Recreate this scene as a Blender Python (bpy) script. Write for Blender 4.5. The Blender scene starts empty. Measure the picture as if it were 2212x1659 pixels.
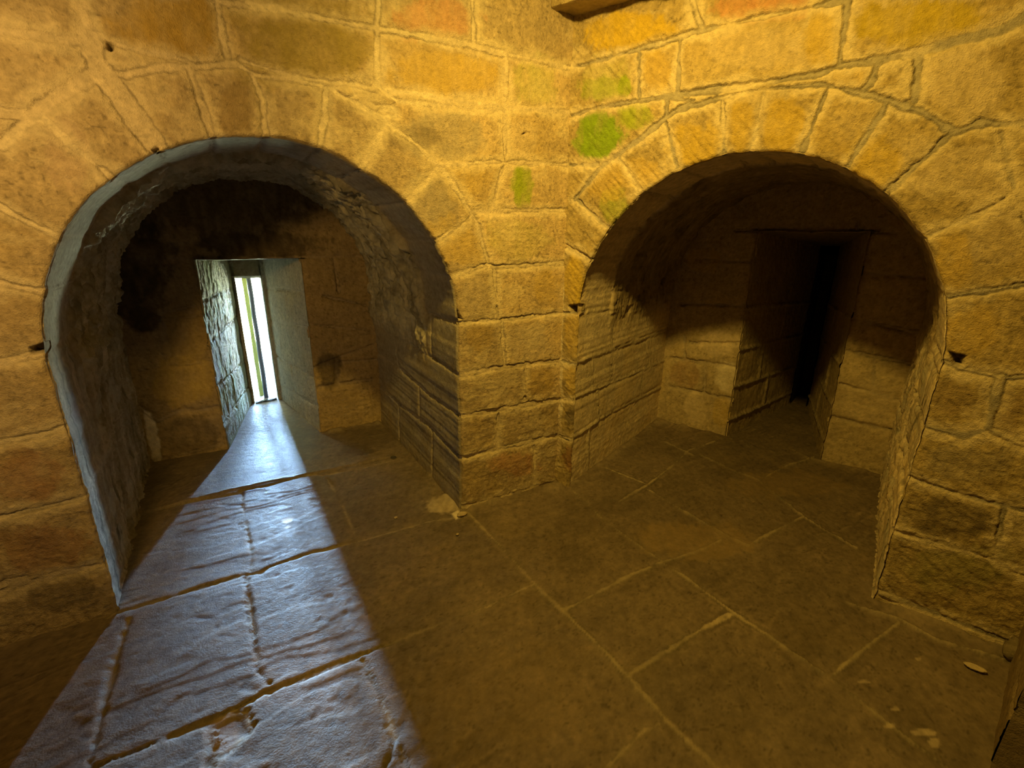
import bpy, math, random
import numpy as np
from mathutils import Matrix, Vector

# ------------------------------------------------------------------ camera
S = bpy.context.scene
cam_d = bpy.data.cameras.new("camera")
cam = bpy.data.objects.new("camera", cam_d)
S.collection.objects.link(cam)
PITCH, ROLL = 0.3078, 0.0113
_r = Vector((1, 0, 0)); _u = Vector((0, math.sin(PITCH), math.cos(PITCH))); _f = Vector((0, math.cos(PITCH), -math.sin(PITCH)))
_c, _s = math.cos(ROLL), math.sin(ROLL)
_x = _c * _r + _s * _u; _y = -_s * _r + _c * _u; _z = -_f
cam.matrix_world = Matrix(((_x.x, _y.x, _z.x, 0), (_x.y, _y.y, _z.y, 0), (_x.z, _y.z, _z.z, 1.5), (0, 0, 0, 1)))
cam_d.sensor_width = 36.0
cam_d.lens = 1052.2 / 2212 * 36.0
cam_d.clip_start = 0.02
S.camera = cam
# ------------------------------------------------------------------ frames of the two walls (u along wall, w behind it, z up)
C0 = np.array([0.277, 2.7212])
TL = np.array([-0.85567, -0.51753]); NL = np.array([-0.51753, 0.85567])
TR = np.array([0.79606, -0.60522]); NR = np.array([0.60522, 0.79606])
def P3(t, n, u, w, z):
    u, w, z = np.broadcast_arrays(np.asarray(u, float), np.asarray(w, float), np.asarray(z, float))
    return np.stack([C0[0] + u * t[0] + w * n[0], C0[1] + u * t[1] + w * n[1], z], -1)
def PL3(u, w, z): return P3(TL, NL, u, w, z)
def PR3(u, w, z): return P3(TR, NR, u, w, z)
# ------------------------------------------------------------------ daylight, lamps, exposure
vs = S.view_settings
vs.view_transform = 'Standard'; vs.look = 'None'; vs.exposure = 0.0; vs.gamma = 1.0; vs.use_curve_mapping = False
W = bpy.data.worlds.new("sky"); S.world = W; W.use_nodes = True
nt = W.node_tree; nt.nodes.clear()
tc = nt.nodes.new("ShaderNodeTexCoord"); sx = nt.nodes.new("ShaderNodeSeparateXYZ")
mr = nt.nodes.new("ShaderNodeMapRange"); mr.inputs[1].default_value = -1.0; mr.inputs[2].default_value = 1.0
cr = nt.nodes.new("ShaderNodeValToRGB"); cr.color_ramp.interpolation = 'LINEAR'
SKYMAX = 3500.0                                   # radiance of the brightest band; sunlit grass, bright low cloud, bluer sky above
stops = [(-1.0, (.55, .66, .42), 600), (-.12, (.82, .95, .68), 1000), (-.01, (.80, .95, .75), 600), (.05, (.36, .62, .97), 2400), (.20, (.36, .62, .97), 2400), (.32, (.25, .55, 1.0), 120), (1.0, (.25, .55, 1.0), 50)]
while len(cr.color_ramp.elements) < len(stops): cr.color_ramp.elements.new(.5)
for e, (p, c, k) in zip(cr.color_ramp.elements, stops): e.position = (p + 1) / 2
for e, (p, c, k) in zip(cr.color_ramp.elements, stops): e.color = (*[v * k / SKYMAX for v in c], 1)
bg = nt.nodes.new("ShaderNodeBackground"); wo = nt.nodes.new("ShaderNodeOutputWorld")
nt.links.new(tc.outputs["Generated"], sx.inputs[0]); nt.links.new(sx.outputs[2], mr.inputs[0])
bg.inputs[1].default_value = SKYMAX
nt.links.new(mr.outputs[0], cr.inputs[0]); nt.links.new(cr.outputs[0], bg.inputs[0]); nt.links.new(bg.outputs[0], wo.inputs[0])
def aim(o, p, q):
    d = Vector(q) - Vector(p)
    o.location = p; o.rotation_euler = d.to_track_quat('-Z', 'Y').to_euler()
def spot(name, p, q, watts, col, size, deg, blend):
    l = bpy.data.lights.new(name, 'SPOT'); l.energy = watts; l.color = col; l.shadow_soft_size = size
    l.spot_size = math.radians(deg); l.spot_blend = blend
    o = bpy.data.objects.new(name, l); S.collection.objects.link(o); aim(o, p, q); return o
LAMP = tuple(PR3(0.84, -1.38, 2.74))
spot("lamp_right", LAMP, tuple(PR3(0.85, 0.0, 0.95)), 152.0, (1.0, 0.63, 0.09), 0.06, 136, 1.0)
spot("corner_fill", LAMP, tuple(PL3(0.45, 0.0, 2.0)), 80.0, (1.0, 0.67, 0.125), 0.06, 90, 1.0)  # extra unseen spot added at the lamp's place to brighten the corner
spot("lamp_left", tuple(PL3(2.3, -1.4, 2.0)), tuple(PL3(2.5, 0.0, 1.85)), 88.0, (1.0, 0.61, 0.15), 0.10, 134, 1.0)
pl = bpy.data.lights.new("slit_portal", 'AREA'); pl.shape = 'RECTANGLE'; pl.size = 0.26; pl.size_y = 1.2; pl.cycles.is_portal = True
po = bpy.data.objects.new("slit_portal", pl); S.collection.objects.link(po)
_p = PL3(1.41, 2.62, 0.58); _q = PL3(1.41, 1.0, 0.58); aim(po, tuple(_p), tuple(_q))
S.cycles.max_bounces = 6; S.cycles.diffuse_bounces = 5; S.cycles.glossy_bounces = 3
S.cycles.sample_clamp_indirect = 4.0
D = {"JL":[[[2.071,2.031,1.979,2.034,1.878,2.037],10.0],[[1.867,2.148,1.864,2.062,1.847,2.007,1.839,1.966],9.0],[[1.85,1.961,1.808,1.876,1.776,1.806,1.744,1.753],30.0],[[1.867,2.061,1.862,2.003,1.852,1.95],26.0],[[1.873,1.952,1.955,1.895,2.023,1.841,2.045,1.815],16.0],[[2.045,1.815,2.119,1.816],12.0],[[2.045,1.815,2.14,1.723],12.0],[[2.035,1.822,1.965,1.734,1.882,1.644],10.0],[[2.179,1.547,2.137,1.512,2.051,1.457],9.0],[[2.23,1.318,2.129,1.281],9.0],[[2.288,1.061,2.215,1.078,2.157,1.073],10.0],[[2.348,0.791,2.241,0.795,2.157,0.814],11.0],[[2.409,0.518,2.165,0.531],8.0],[[2.473,0.23,2.358,0.243,2.178,0.237],7.0],[[1.839,1.966,1.796,1.961,1.707,1.994,1.601,2.014,1.461,2.043,1.409,2.014,1.291,2.021,1.161,2.011,1.117,1.989,1.058,1.97,0.963,1.93,0.901,1.894,0.809,1.835,0.711,1.765,0.672,1.725,0.559,1.573],9.0],[[1.798,2.046,1.736,2.034,1.645,2.034,1.595,2.02],6.0],[[1.497,2.223,1.496,2.127,1.492,2.048],10.0],[[1.482,2.22,1.288,2.235,1.154,2.235,0.948,2.242,0.548,2.253,0.355,2.248,-0.009,2.248],9.0],[[1.45,2.055,1.29,2.031,1.158,2.03,1.053,2.037,0.998,2.033,0.968,2.049],8.0],[[1.611,2.009,1.599,1.931,1.575,1.804],9.0],[[1.422,2.022,1.396,1.936,1.401,1.814],11.0],[[1.168,2.01,1.184,1.906,1.215,1.79],11.0],[[0.941,2.335,0.954,2.241,0.968,2.049],11.0],[[0.536,2.417,0.532,2.257],7.0],[[0.368,2.244,0.371,2.037],8.0],[[0.968,2.049,0.943,2.029,0.799,2.038,0.695,2.03,0.535,2.03,0.371,2.037,-0.021,2.059],8.0],[[0.889,1.996,0.681,2.006,0.378,2.021],5.0],[[0.943,2.029,0.889,1.996],5.0],[[1.16,2.008,1.098,2.023,1.063,2.021,1.018,2.017,0.982,2.011],4.0],[[1.075,2.023,1.06,1.998,1.089,1.982],4.0],[[1.003,2.021,1.017,1.985],4.0],[[0.991,2.01,0.988,1.969,0.904,1.974,0.894,1.943,0.963,1.93],5.0],[[0.967,1.955,0.893,1.963],4.0],[[0.378,2.021,0.374,1.81],7.0],[[0.711,1.765,0.432,1.802,-0.035,1.82],7.0],[[0.381,1.787,0.414,1.718,0.442,1.599],4.0],[[0.559,1.579,0.297,1.588,-0.018,1.599],8.0],[[0.943,1.913,1.054,1.734],8.0],[[0.72,1.757,0.867,1.613],8.0],[[0.542,1.565,0.593,1.527,0.748,1.437],7.0],[[0.559,1.573,0.532,1.536,0.471,1.348],6.0],[[0.679,1.273,0.479,1.331,0.432,1.316,-0.003,1.328],8.0],[[0.432,1.311,0.412,1.058],7.0],[[0.649,1.052,0.421,1.049,-0.001,1.056],9.0],[[0.387,1.034,0.369,0.801],9.0],[[0.648,0.784,0.369,0.791,0.001,0.78],10.0],[[0.235,0.773,0.237,0.585],7.0],[[0.654,0.559,0.049,0.545,-0.011,0.543],11.0],[[0.411,0.529,0.411,0.336],7.0],[[0.668,0.316,0.015,0.313],10.0],[[0.165,0.28,0.152,0.043],7.0],[[0.636,0.019,0.015,-0.007],6.0],[[2.36,2.03,2.86,2.02],8],[[2.46,1.6,2.86,1.62],8],[[2.3,1.3,2.86,1.31],8],[[2.28,1.06,2.86,1.05],8],[[2.34,0.79,2.86,0.8],8],[[2.4,0.52,2.86,0.53],8],[[2.4,0.26,2.86,0.27],8],[[2.62,0.8,2.61,1.05],6],[[2.55,0.27,2.56,0.52],6],[[2.66,1.31,2.67,1.62],6],[[2.52,2.03,2.53,2.4],7],[[2.3,2.4,2.86,2.41],7]],"JR":[[[0.008,2.253,0.407,2.272,0.581,2.287,0.81,2.288,1.106,2.283],8.0],[[0.34,2.258,0.358,2.071],7.0],[[0.518,2.281,0.535,2.066],6.0],[[-0.007,2.041,0.154,2.062,0.358,2.064,0.527,2.064],10.0],[[0.527,2.064,0.722,2.06,0.868,2.061,1.074,2.061,1.124,2.077,1.242,2.079,1.342,2.084,1.557,2.11,1.593,2.133],15.0],[[0.557,2.404,0.612,2.294],10.0],[[1.117,2.28,1.126,2.085],11.0],[[1.357,2.076,1.372,1.935],11.0],[[1.245,2.066,1.233,2.005,1.216,1.987],8.0],[[0.048,1.652,0.184,1.793,0.278,1.847,0.384,1.909,0.485,1.975],12.0],[[0.485,1.975,0.548,2.008,0.734,2.028,0.878,2.038,1.08,2.027,1.191,1.985,1.296,1.945,1.399,1.897,1.501,1.824],10.0],[[0.005,1.817,0.165,1.807],9.0],[[0.491,2.054,0.49,1.969],8.0],[[0.499,2.059,0.603,2.033,0.526,2.001],5.0],[[0.059,1.651,0.241,1.512],6.0],[[0.279,1.833,0.405,1.672],5.0],[[0.494,1.968,0.568,1.775],7.0],[[-0.011,1.424,0.168,1.345],8.0],[[0.727,2.024,0.764,1.812],7.0],[[0.886,2.033,0.873,1.817],9.0],[[1.103,2.013,1.053,1.79],9.0],[[1.294,1.935,1.213,1.728],8.0],[[1.494,1.821,1.352,1.641],9.0],[[1.688,1.63,1.604,1.554,1.501,1.492],8.0],[[1.501,1.824,1.558,1.846,1.664,1.832],12.0],[[1.618,1.813,1.658,1.707,1.69,1.636],9.0],[[1.616,1.754,1.632,1.722,1.617,1.726],5.0],[[1.599,1.287,1.682,1.312,1.78,1.34],7.0],[[1.641,1.052,1.695,1.037,1.807,1.024,1.851,1.036],9.0],[[1.798,1.026,1.803,0.932,1.806,0.841],18.0],[[1.639,0.799,1.749,0.789,1.808,0.833,1.908,0.796],7.0],[[1.641,0.58,1.776,0.559,1.965,0.555],6.0],[[1.642,0.332,1.776,0.328,1.92,0.333,2.021,0.315],8.0],[[1.914,0.558,1.936,0.349],9.0],[[0.001,1.056,0.104,1.067],8.0],[[0.015,0.779,0.116,0.772],6.0],[[0.01,0.547,0.122,0.563],6.0],[[0.005,0.311,0.131,0.304],6.0],[[1.69,1.636,1.766,1.482],6.0],[[1.646,0.025,1.74,0.028,2.051,0.016],8.0]],"JF":[[[-1.999,2.272,-1.911,2.356,-1.806,2.425,-1.594,2.511,-1.592,2.542,-1.464,2.605,-1.284,2.753,-1.182,2.756,-0.999,2.847,-0.789,2.979],6.0],[[-1.573,2.522,-1.507,2.398,-1.398,2.228,-1.223,1.953,-1.18,1.852],8.0],[[-1.612,1.568,-1.581,1.593,-1.462,1.664,-1.318,1.759,-1.204,1.826,-1.132,1.849],6.0],[[-1.132,1.849,-1.111,1.885,-0.954,1.996,-0.906,2.011,-0.693,2.123,-0.428,2.277,-0.261,2.33],8.0],[[-1.181,1.814,-1.015,1.546,-0.887,1.331,-0.819,1.286],7.0],[[-1.203,1.003,-1.045,1.092,-0.917,1.164,-0.832,1.242,-0.685,1.328,-0.557,1.4],10.0],[[-0.557,1.4,-0.373,1.504,-0.09,1.657,0.038,1.749,0.104,1.79],8.0],[[-1.513,1.555,-1.429,1.381,-1.318,1.188,-1.208,1.003],7.0],[[-0.943,1.136,-0.861,1.007],6.0],[[-0.943,1.136,-0.9,1.171,-0.85,1.184,-0.803,1.116,-0.851,1.042,-0.888,1.051],7.0],[[-0.296,2.413,-0.224,2.344,-0.061,2.093,0.105,1.802],7.0],[[0.105,1.802,0.223,1.635,0.365,1.427,0.424,1.329],9.0],[[0.424,1.329,0.512,1.17,0.57,1.085,0.626,1.015],7.0],[[0.223,1.638,0.322,1.703,0.553,1.865,0.715,1.949],9.0],[[0.679,1.938,0.922,2.044,1.136,2.177],7.0],[[0.723,1.956,0.797,1.86,0.929,1.636],5.0],[[0.433,1.343,0.532,1.401,0.73,1.529,0.929,1.636],9.0],[[0.298,1.028,0.421,1.13,0.481,1.156],8.0],[[-0.534,1.387,-0.438,1.252,-0.292,1.017],7.0],[[-0.376,1.135,-0.348,1.09,-0.355,1.016],6.0],[[-1.147,2.715,-1.056,2.581,-0.932,2.381,-0.784,2.122],5.0],[[0.929,1.636,1.055,1.46,1.145,1.339],5.0],[[1.145,1.339,1.245,1.129,1.302,1.034],8.0],[[1.145,1.339,1.392,1.489,1.587,1.601],9.0],[[1.448,1.71,1.601,1.618,1.679,1.508,1.846,1.427],8.0],[[1.136,2.177,1.176,2.131,1.204,2.101],6.0],[[1.204,2.101,1.484,2.276,1.634,2.368],9.0],[[0.838,2.645,1.016,2.355,1.136,2.177],6.0],[[0.382,2.607,0.501,2.327,0.639,2.098,0.732,1.956],4.0],[[1.286,3.215,1.087,2.964,0.853,2.702,0.608,2.481],6.0],[[1.339,3.14,1.453,2.966,1.584,2.778,1.634,2.368,1.74,2.092],6.0],[[1.286,3.215,1.537,3.376],5.0],[[1.159,3.349,1.283,3.139],5.0],[[1.584,2.778,1.871,2.99,2.138,3.124],6.0],[[0.853,2.702,0.632,2.913],5.0]],"JRL":[[[-0.017,0.777,0.492,0.767,1.482,0.748],9.0],[[-0.017,0.568,0.504,0.54,1.485,0.5],9.0],[[0.008,0.307,0.444,0.324,1.555,0.266],9.0],[[0.124,1.059,0.472,1.039,0.933,1.021],8.0],[[0.479,0.769,0.518,0.537],5.0],[[0.228,0.779,0.253,0.554],5.0],[[1.128,0.75,1.164,0.504],5.0],[[1.011,0.519,1.033,0.315],5.0],[[0.316,0.537,0.36,0.321],5.0],[[0.223,0.317,0.263,0.0],6.0],[[0.446,1.036,0.479,0.769],5.0]],"JRB":[[[0.152,0.532,0.638,0.538],8.0],[[0.16,0.292,0.633,0.29],7.0],[[0.412,0.542,0.435,0.303],6.0],[[0.23,0.724,0.252,0.541],5.0],[[0.279,0.675,0.674,0.726],5.0],[[0.172,0.97,0.651,0.993],6.0],[[0.238,1.295,0.636,1.303],6.0],[[1.286,0.767,1.463,0.75,1.672,0.736],8.0],[[1.291,0.541,1.509,0.516,1.726,0.478],6.0],[[1.437,0.761,1.473,0.515],6.0],[[1.288,0.309,1.375,0.297,1.508,0.292,1.694,0.299],9.0],[[1.287,0.974,1.632,0.93],6.0],[[1.201,1.563,1.2,1.509,1.234,1.26],5.0],[[1.234,1.26,1.586,1.255],5.0]],"JLB":[[[2.171,0.401,2.093,0.291,1.934,0.342,1.86,0.318,1.738,0.322],10.0],[[1.775,1.017,2.072,0.953],5.0],[[2.128,0.639,1.935,0.643,1.73,0.647],5.0],[[1.073,0.528,0.833,0.597,0.672,0.64],8.0],[[1.091,0.359,0.923,0.362,0.711,0.367],8.0],[[0.955,0.565,0.965,0.35],10.0],[[0.99,1.03,0.701,0.944],5.0],[[1.134,0.842,0.682,0.749],5.0],[[2.167,0.011,1.764,0.053],8.0]],"VL":[2.593,2.418,2.246,2.058,1.888,1.667,1.457,1.278,2.765,3.02,3.214,3.426,3.685,3.969,1.052,0.784,0.559,0.316],"VR":[1.356,1.536,1.762,1.951,2.146,2.255,2.435,2.607,2.771,2.98,3.205,3.443,3.695,3.914,4.162],"BL":[[1.631,2.119,-0.158,0.029,0.017,-0.1,"ochb",0.9],[1.247,2.116,-0.244,0.04,0.012,-0.105,"olive",0.8],[1.312,2.219,-0.278,0.053,0.007,-0.057,"olive",0.6],[0.712,2.31,-0.195,0.036,0.003,-0.073,"red",0.55],[0.655,2.128,-0.238,0.035,0.002,-0.078,"och",0.7],[0.205,2.155,-0.117,0.016,-0.003,-0.105,"lgreen",0.45],[1.488,1.899,-0.059,0.007,0.012,-0.082,"brown",0.7],[0.685,1.893,-0.198,0.019,0.004,-0.11,"grey",0.5],[0.273,1.696,-0.059,0.003,-0.002,-0.117,"green",0.95],[0.599,1.71,-0.117,0.006,0.002,-0.079,"och",0.35],[0.762,1.605,-0.133,0.004,0.005,-0.117,"grey",0.45],[0.303,1.91,-0.104,0.009,-0.001,-0.08,"pale",0.4],[0.814,1.863,-0.146,0.013,0.003,-0.054,"dark",0.4],[0.51,0.965,-0.08,-0.008,0.001,-0.097,"ochb",0.5],[0.226,0.911,-0.166,-0.018,-0.003,-0.104,"greyp",0.5],[0.142,0.673,-0.112,-0.017,-0.003,-0.083,"ochb",0.6],[0.305,0.203,-0.19,-0.048,-0.001,-0.075,"red",0.45],[0.295,1.444,-0.193,-0.0,-0.002,-0.09,"lgreen",0.25],[0.581,1.402,-0.098,-0.001,0.002,-0.086,"och",0.5],[0.56,1.181,-0.077,-0.004,0.002,-0.114,"greyp",0.3],[0.115,1.205,-0.091,-0.004,-0.004,-0.099,"och",0.5],[2.187,1.215,-0.067,-0.005,0.013,-0.06,"brown",0.4],[2.304,0.669,-0.08,-0.021,0.022,-0.103,"redb",0.5],[2.33,0.374,-0.106,-0.039,0.023,-0.111,"redb",0.5],[2.297,0.153,-0.1,-0.044,0.016,-0.079,"dark",0.5],[1.983,1.703,-0.069,0.005,0.022,-0.11,"pink",0.4],[1.778,1.844,-0.076,0.008,0.015,-0.084,"pale",0.3],[1.319,1.911,-0.081,0.009,0.009,-0.078,"pale",0.2],[2.007,2.051,-0.074,0.013,0.013,-0.061,"pale",0.3],[2.039,1.902,-0.075,0.01,0.016,-0.076,"pale",0.25],[0.723,1.445,-0.092,-0.0,0.005,-0.123,"och",0.4],[0.946,0.664,-0.093,-0.017,0.008,-0.143,"brown",0.2]],"BR":[[-0.015,1.198,0.021,0.002,0.011,-0.227,"white",0.7],[0.002,0.722,0.022,0.004,0.015,-0.305,"white",0.7],[0.007,0.345,0.023,0.006,0.01,-0.209,"pale",0.8],[0.311,2.337,0.235,-0.045,0.007,-0.08,"ochx",1.0],[0.823,2.323,0.186,-0.04,0.008,-0.054,"red",0.75],[0.186,2.185,0.145,-0.022,0.007,-0.096,"lgreen",0.35],[0.166,2.141,0.123,-0.017,0.004,-0.058,"green",0.55],[0.284,2.134,0.032,-0.005,0.004,-0.047,"green",0.9],[0.434,2.175,0.075,-0.012,0.008,-0.081,"och",0.6],[0.155,1.944,0.122,-0.011,0.008,-0.113,"gx",1.0],[0.342,2.004,0.092,-0.01,0.005,-0.058,"green",0.75],[0.281,1.614,0.075,-0.001,0.007,-0.086,"green",0.55],[0.376,1.756,0.117,-0.006,0.006,-0.061,"och",0.5],[0.223,1.711,0.101,-0.004,0.007,-0.085,"och",0.5],[0.633,1.863,0.121,-0.01,0.01,-0.083,"ochx",0.6],[0.815,1.917,0.054,-0.006,0.015,-0.104,"ochx",0.55],[0.971,1.901,0.075,-0.008,0.016,-0.1,"ochx",0.6],[1.062,2.179,0.06,-0.011,0.016,-0.09,"ochx",0.6],[1.317,2.171,0.179,-0.036,0.015,-0.075,"ocho",0.95],[0.843,2.189,0.205,-0.037,0.012,-0.08,"pale",0.4],[1.119,1.854,0.061,-0.006,0.011,-0.064,"och",0.3],[1.283,1.747,0.098,-0.006,0.018,-0.094,"ochx",0.6],[1.188,1.879,0.073,-0.007,0.014,-0.078,"pale",0.2],[1.489,1.97,0.106,-0.015,0.027,-0.123,"pale",0.5],[1.444,1.737,0.076,-0.005,0.019,-0.089,"pale",0.4],[1.586,1.685,0.081,-0.004,0.019,-0.086,"pale",0.35],[1.672,1.51,0.068,0.001,0.027,-0.118,"pale",0.3],[1.586,1.416,0.049,0.002,0.024,-0.109,"och",0.6],[1.69,1.167,0.071,0.01,0.021,-0.097,"och",0.5],[1.693,0.925,0.062,0.014,0.015,-0.069,"brown",0.5],[1.848,0.891,0.033,0.008,0.019,-0.082,"brown",0.5],[1.783,0.69,0.109,0.034,0.016,-0.071,"grey",0.4],[1.782,0.452,0.113,0.046,0.016,-0.076,"dark",0.6],[1.865,0.258,0.147,0.072,0.021,-0.097,"moss",0.5],[0.066,1.229,0.063,0.004,0.008,-0.147,"ochx",0.7],[0.082,0.951,0.059,0.008,0.007,-0.13,"och",0.7],[0.097,0.684,0.06,0.012,0.005,-0.096,"och",0.6],[0.11,0.46,0.077,0.019,0.003,-0.057,"dark",0.6],[0.125,0.197,0.069,0.021,0.005,-0.09,"redb",0.7]],"BLB":[[2.049,0.951,-0.077,-0.006,0.015,-0.084,"dark",0.9],[2.117,1.308,-0.277,-0.006,0.054,-0.286,"black",0.75],[1.553,1.657,-0.602,0.023,0.032,-0.215,"black",0.6],[1.358,1.381,-0.409,-0.003,0.011,-0.087,"black",0.75],[2.047,1.091,-0.134,-0.008,0.034,-0.192,"black",0.7],[1.852,0.846,-0.122,-0.012,0.029,-0.177,"och",0.35],[1.901,0.544,-0.173,-0.026,0.03,-0.185,"och",0.5],[1.912,0.154,-0.154,-0.033,0.023,-0.147,"dark",0.6],[1.012,0.484,-0.081,-0.011,0.014,-0.141,"dark",0.8],[0.93,0.288,-0.136,-0.022,0.01,-0.11,"brown",0.4]],"BRB":[[0.499,0.708,0.147,0.022,0.012,-0.087,"pale",0.8],[0.584,0.452,0.081,0.016,0.017,-0.124,"white",0.7],[0.378,0.162,0.089,0.021,0.016,-0.134,"pale",0.6],[0.588,0.174,0.066,0.016,0.015,-0.111,"och",0.5],[0.274,0.412,0.108,0.02,0.013,-0.112,"redb",0.3],[1.449,0.446,0.143,0.033,0.023,-0.123,"pale",0.3],[0.304,1.304,0.133,0.006,0.013,-0.098,"och",0.6]],"BF":[[-0.379,2.446,0.106,0.002,0.012,-0.089,"pale",0.6],[-0.882,1.1,0.057,0.001,0.033,-0.057,"pink",0.4],[1.321,1.14,0.038,0.0,-0.008,-0.011,"pale",0.5],[1.327,1.111,0.02,0.0,-0.014,-0.017,"pale",0.5],[1.228,1.161,0.024,0.0,-0.006,-0.008,"pale",0.4],[1.259,1.325,0.023,0.0,-0.005,-0.007,"pale",0.4],[1.284,1.218,0.015,0.0,-0.005,-0.007,"pale",0.4],[1.527,1.426,0.012,0.0,-0.007,-0.008,"pale",0.4],[0.372,2.311,0.127,0.003,-0.017,-0.134,"dark",0.4],[0.603,2.456,0.16,0.003,-0.025,-0.124,"dark",0.3],[-0.989,3.357,0.414,0.011,0.044,-0.17,"dark",0.5],[-1.088,3.115,0.129,0.003,0.027,-0.089,"dark",0.8],[-0.803,3.013,0.025,0.001,0.007,-0.028,"dark",0.9],[-1.819,3.211,0.396,0.011,0.364,-0.731,"slate",0.6],[-0.736,1.333,0.163,0.002,0.071,-0.171,"pink",0.2],[0.002,1.252,0.313,0.004,0.002,-0.209,"brown",0.2],[1.744,2.751,0.355,0.008,-0.096,-0.18,"brown",0.4],[0.948,2.154,0.288,0.005,-0.057,-0.16,"brown",0.5]],"PL":[[2.208,1.105,2.173,1.12,2.137,1.135,2.143,1.065,2.15,1.069,2.155,1.079,2.209,1.079],[0.696,1.117,0.652,1.137,0.613,1.07,0.653,1.073,0.676,1.052,0.708,1.068],[1.763,1.745,1.74,1.757,1.737,1.733,1.756,1.729],[1.828,2.054,1.804,2.045,1.817,2.023,1.831,2.026],[0.283,1.932,0.262,1.946,0.236,1.944,0.251,1.939]],"PR":[[0.038,1.101,0.101,1.12,0.164,1.126,0.139,1.061,0.076,1.049,0.052,1.066],[1.638,1.097,1.665,1.089,1.693,1.087,1.694,1.046,1.669,1.045]],"WP":[2.151,0.379,2.122,0.351,2.109,0.288,2.102,0.212,2.112,0.082,2.115,0.005,2.086,-0.019,2.119,-0.034,2.157,-0.032,2.168,0.062,2.167,0.193],"FP":[[-1.229,2.266,-1.202,2.284,-1.168,2.28,-1.161,2.241,-1.183,2.219,-1.213,2.236],[-1.183,2.182,-1.168,2.207,-1.145,2.203,-1.158,2.174],[-0.327,2.351,-0.293,2.389,-0.262,2.334,-0.296,2.298]]}
# ------------------------------------------------------------------ numeric helpers
def _hash(ix, iy, seed):
    h = (ix.astype(np.int64) * 374761393 + iy.astype(np.int64) * 668265263 + seed * 2147483647) & 0xffffffff
    h = ((h ^ (h >> 13)) * 1274126177) & 0xffffffff
    h = ((h ^ (h >> 16)) * 2246822519) & 0xffffffff
    return ((h ^ (h >> 15)) & 0xffff) / 65535.0
def vnoise(x, y, seed=0):
    ix = np.floor(x); iy = np.floor(y); fx = x - ix; fy = y - iy
    fx = fx * fx * fx * (fx * (fx * 6 - 15) + 10); fy = fy * fy * fy * (fy * (fy * 6 - 15) + 10)
    a = _hash(ix, iy, seed); b = _hash(ix + 1, iy, seed); c = _hash(ix, iy + 1, seed); d = _hash(ix + 1, iy + 1, seed)
    return ((a * (1 - fx) + b * fx) * (1 - fy) + (c * (1 - fx) + d * fx) * fy) * 2 - 1
def fbm(x, y, freq, seed=0, octv=4, gain=0.5, lac=2.03):
    s = 0; a = 1.0; t = 0
    for k in range(octv):
        s = s + a * vnoise(x * freq + 17.3 * k, y * freq - 9.1 * k, seed + 31 * k); t += a; a *= gain; freq *= lac
    return s / t
def ridged(x, y, freq, seed=0, octv=3):
    s = 0; a = 1.0; t = 0
    for k in range(octv):
        s = s + a * (1 - np.abs(vnoise(x * freq + 5.7 * k, y * freq + 3.3 * k, seed + 13 * k))); t += a; a *= 0.5; freq *= 2.1
    return s / t
def sstep(a, b, x):
    t = np.clip((x - a) / (b - a), 0, 1); return t * t * (3 - 2 * t)
def joint_fields(A, B, lines, pad=0.16):
    """A, B: regular coordinate grids (ij indexing). Distance beyond the joint's own half width, and the mask of its mortar."""
    D = np.full(A.shape, pad)
    a0, b0 = A[0, 0], B[0, 0]; da = A[1, 0] - A[0, 0]; db = B[0, 1] - B[0, 0]
    for pts, w in lines:
        w = w / 1000.0
        P = np.array(pts).reshape(-1, 2)
        for p, q in zip(P[:-1], P[1:]):
            i0 = max(int((min(p[0], q[0]) - pad - a0) / da), 0); i1 = min(int((max(p[0], q[0]) + pad - a0) / da) + 2, A.shape[0])
            j0 = max(int((min(p[1], q[1]) - pad - b0) / db), 0); j1 = min(int((max(p[1], q[1]) + pad - b0) / db) + 2, A.shape[1])
            if i1 <= i0 or j1 <= j0: continue
            X = A[i0:i1, j0:j1] - p[0]; Y = B[i0:i1, j0:j1] - p[1]
            dx, dy = q - p; L = dx * dx + dy * dy + 1e-12
            t = np.clip((X * dx + Y * dy) / L, 0, 1)
            D[i0:i1, j0:j1] = np.minimum(D[i0:i1, j0:j1], np.hypot(X - t * dx, Y - t * dy) - w)
    return D
def labels(D, step=3):
    """Number the stones: connected areas away from joints, nearest number filled in elsewhere."""
    m = D[::step, ::step] > 0.004
    n, k = m.shape; lab = np.zeros((n, k), int); cur = 0
    for i in range(n):
        for j in range(k):
            if m[i, j] and lab[i, j] == 0:
                cur += 1; st = [(i, j)]; lab[i, j] = cur
                while st:
                    a, b = st.pop()
                    for c, d in ((a + 1, b), (a - 1, b), (a, b + 1), (a, b - 1)):
                        if 0 <= c < n and 0 <= d < k and m[c, d] and lab[c, d] == 0:
                            lab[c, d] = cur; st.append((c, d))
    for _ in range(12):
        z = lab == 0
        if not z.any(): break
        for sh, ax in ((1, 0), (-1, 0), (1, 1), (-1, 1)):
            r = np.roll(lab, sh, ax); lab = np.where(lab == 0, r, lab)
    full = np.repeat(np.repeat(lab, step, 0), step, 1)[:D.shape[0], :D.shape[1]]
    return full, cur
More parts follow.
